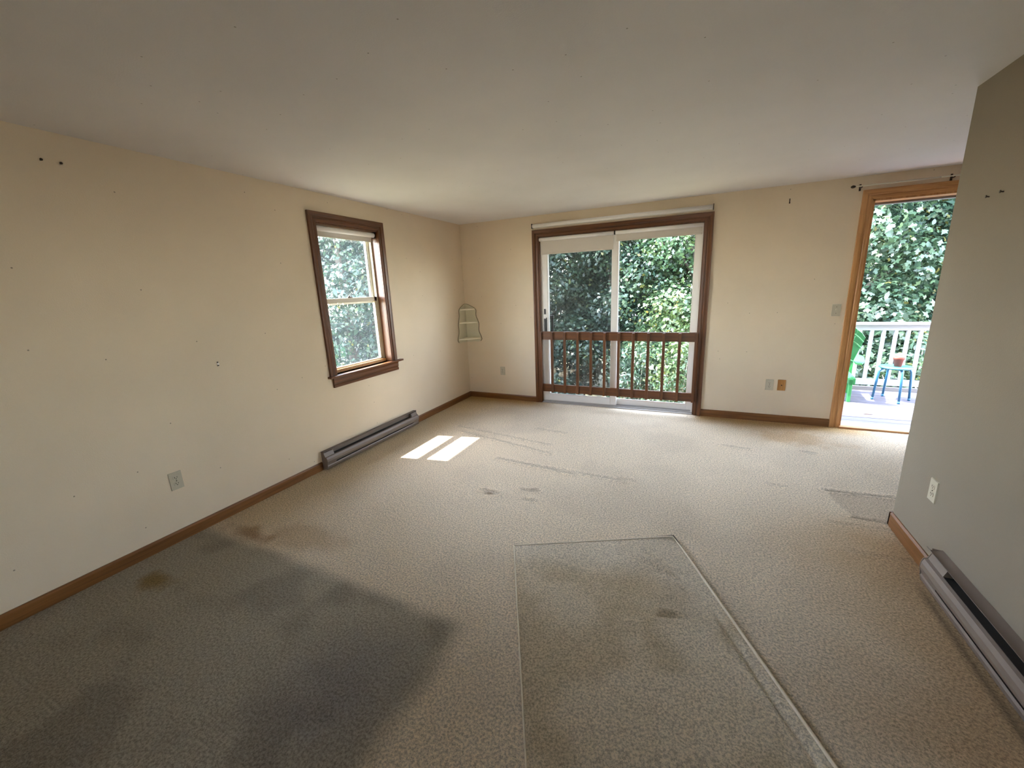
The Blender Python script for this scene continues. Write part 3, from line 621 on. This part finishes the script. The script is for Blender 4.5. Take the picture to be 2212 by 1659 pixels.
def leaves(name, C, R, n, size, matl, parent, shape=LV, shell=.55, seed=0):
    g_ = np.random.default_rng(seed); m_ = len(C)
    vol = np.array([r**2 for r in R]); pick = g_.choice(m_, n, p=vol/vol.sum())
    d = g_.normal(size=(n, 3)); d /= np.linalg.norm(d, axis=1)[:, None]
    rad = np.where(g_.random(n) < .8, 1-shell*g_.random(n)**1.6, g_.random(n)**.5)
    pos = np.array(C)[pick]+d*rad[:, None]*np.array(R)[pick][:, None]*np.array([1, 1, .85])
    # lumpy clusters: quantise positions towards twig ends
    tw = g_.integers(0, max(40, n//14), n); off = np.random.default_rng(seed+5).normal(size=(max(40, n//14), 3))*.10
    nrm = d*.6+g_.normal(size=(n, 3))*.45+np.array([0, 0, .55]); nrm /= np.linalg.norm(nrm, axis=1)[:, None]
    t = np.cross(nrm, g_.normal(size=(n, 3))+np.array([0, 0, -.4])); t /= np.linalg.norm(t, axis=1)[:, None]; b = np.cross(nrm, t)
    s = size*(.65+.7*g_.random(n)); L = shape; k = len(L); pos = pos+off[tw]
    V = pos[:, None]+s[:, None, None]*(L[None, :, 0:1]*t[:, None]+(L[None, :, 1:2]-.5)*b[:, None]-(L[None, :, 0:1]**2*.9+(L[None, :, 1:2]-.5)**2*.5)*nrm[:, None])
    V = V.reshape(-1, 3); me = bpy.data.meshes.new(name); me.vertices.add(len(V)); me.vertices.foreach_set('co', V.ravel())
    me.loops.add(n*k); me.loops.foreach_set('vertex_index', np.arange(n*k)); me.polygons.add(n); me.polygons.foreach_set('loop_start', np.arange(0, n*k, k))
    me.update(calc_edges=True)
    clump = vnoise(pos[:, 0]+pos[:, 2]*.7, pos[:, 1]+pos[:, 2], 1.6, seed+9)
    tone = np.clip(.15+.55*clump+.28*g_.random(n)+.35*(g_.random(n) > .96), 0, 1)
    a = me.attributes.new('leaf_tone', 'FLOAT', 'FACE'); a.data.foreach_set('value', tone.astype(np.float32)); me.materials.append(matl)
    o = bpy.data.objects.new(name, me); COL.objects.link(o); o.parent = parent; o['kind'] = 'stuff'; return o
def tree(x, y, top, rad, n, size, matl, label, low=-1.6, seed=1, grp='trees behind the house', shape=LV):
    o = empty('leafy_tree', (x, y, GZ), label=label, cat='tree', group=grp); g_ = np.random.default_rng(seed)
    Hh = top-GZ; C = []; R = []
    for i in range(22):
        z = (low-GZ)+(Hh-(low-GZ))*(i+.5)/22; f = math.sin(math.pi*min(1, .25+.75*(i+.5)/22))**.5
        a = i*2.4+g_.random(); rr_ = rad*f*(.55+.35*g_.random()); C.append((math.cos(a)*rr_*.85, math.sin(a)*rr_*.85, z)); R.append(rad*(.38+.2*g_.random()))
    leaves('foliage', C, R, n, size, matl, o, shape, seed=seed)
    leaves('inner_foliage', C, [r*.75 for r in R], 5600, .18, matl, o, LS, shell=.9, seed=seed+3)
    tr = MB().tube([(0, 0, 0), (.05, .03, Hh*.3), (-.06, .05, Hh*.6), (.02, 0, Hh*.9)], [.17, .13, .09, .03], 10).build('trunk', M_bark, o)
    br = MB()
    for c in C[::2]:
        z0_ = max(.4, c[2]-rad*.5); br.tube([(0, 0, z0_), (c[0]*.5, c[1]*.5, z0_+(c[2]-z0_)*.65), c, (c[0]*1.25, c[1]*1.25, c[2]+.15)], [.05, .035, .022, .008], 6)
    br.build('branches', M_bark, o); return o
TR = [(-1.9, 7.6, 5.2, 1.9, 23000, .12, M_oak, 'dark green oak filling the left pane of the sliding door'),
 (.35, 8.3, 5.5, 1.8, 22000, .12, M_oak, 'dark oak behind the middle of the sliding door'),
 (2.75, 7.7, 5.4, 1.8, 23000, .115, M_lime, 'bright yellow green tree in the right pane of the sliding door'),
 (5.7, 6.2, 5.3, 1.7, 27000, .115, M_dooroak, 'dense leafy tree behind the deck railing, left in the doorway'),
 (8.3, 6.9, 5.3, 2.0, 27000, .115, M_dooroak, 'dense leafy tree behind the deck railing, right in the doorway'),
 (-5.3, 2.9, 5.2, 1.9, 28000, .10, M_oak, 'hazy tree outside the left wall window, nearer one'),
 (-9.3, 7.6, 5.8, 2.6, 28000, .115, M_oak, 'hazy tree outside the left wall window, farther one'),
 (-4.6, 12.5, 7, 2.6, 15000, .24, M_oak, 'distant tree seen far left through the sliding door'),
 (-.6, 13.0, 6.8, 2.6, 15000, .24, M_oak, 'distant tree seen between the two oaks of the sliding door'),
 (4.0, 12.4, 7, 2.6, 15000, .24, M_oak, 'distant tree standing behind the bright green tree'),
 (8.6, 10.8, 7, 2.8, 15000, .24, M_oak, 'distant tree standing behind the doorway trees')]
for i, a in enumerate(TR): tree(*a, seed=11+i*7)
def shrub(x, y, top, rad, n, matl, label, seed, size=.11):
    o = empty('leafy_shrub', (x, y, GZ), label=label, cat='shrub', group='shrubs below the house'); g_ = np.random.default_rng(seed); Hh = top-GZ; C = []; R = []
    for i in range(12):
        a = i*2.4; z = .5+(Hh-.8)*(i/11); C.append((math.cos(a)*rad*.55, math.sin(a)*rad*.55, z)); R.append(rad*(.45+.2*g_.random()))
    leaves('foliage', C, R, n, size, matl, o, LS, seed=seed)
    b = MB()
    for c in C: b.tube([(0, 0, 0), (c[0]*.4, c[1]*.4, c[2]*.6), c], [.03, .02, .006], 6)
    b.build('stems', M_twig, o)
shrub(2.55, 5.2, .45, .75, 5000, M_lime, 'light green shrub behind the right balusters of the safety rail', 201)
shrub(1.5, 5.9, .15, .8, 5000, M_dooroak, 'green shrub behind the middle of the safety rail', 202)
shrub(-.9, 6.2, -.9, .7, 3500, M_oak, 'low dark shrub behind the left end of the safety rail', 203)
shrub(6.4, 4.3, .5, .9, 6000, M_dooroak, 'leafy shrub right behind the deck railing balusters', 204)
shrub(4.9, 4.2, .5, .8, 5000, M_oak, 'leafy shrub behind the green garden chair', 205)
# bare pale branch
bb = empty('bare_tree', (3.15, 6.4, GZ), label='thin bare pale tree in front of the bright green tree', cat='tree')
MB().tube([(0, 0, 0), (.05, 0, 1.8), (-.05, .05, 3.0), (.1, 0, 4.0), (-.15, .1, 4.6), (-.35, .1, 5.2)], [.05, .045, .035, .025, .018, .008], 8).build('trunk', M_twig, bb)
tw = MB()
for (z0_, dx, dy, dz) in ((2.9, .6, -.2, .5), (3.3, -.7, .1, .35), (3.7, .7, 0, .15), (4.1, .5, .2, .5), (2.5, -.5, .2, .6), (4.5, .45, -.1, .3)):
    tw.tube([(0, 0, z0_), (dx*.5, dy*.5, z0_+dz*.7), (dx, dy, z0_+dz), (dx*1.4, dy*1.2, z0_+dz*.8)], [.018, .013, .009, .004], 6)
tw.build('branches', M_twig, bb)
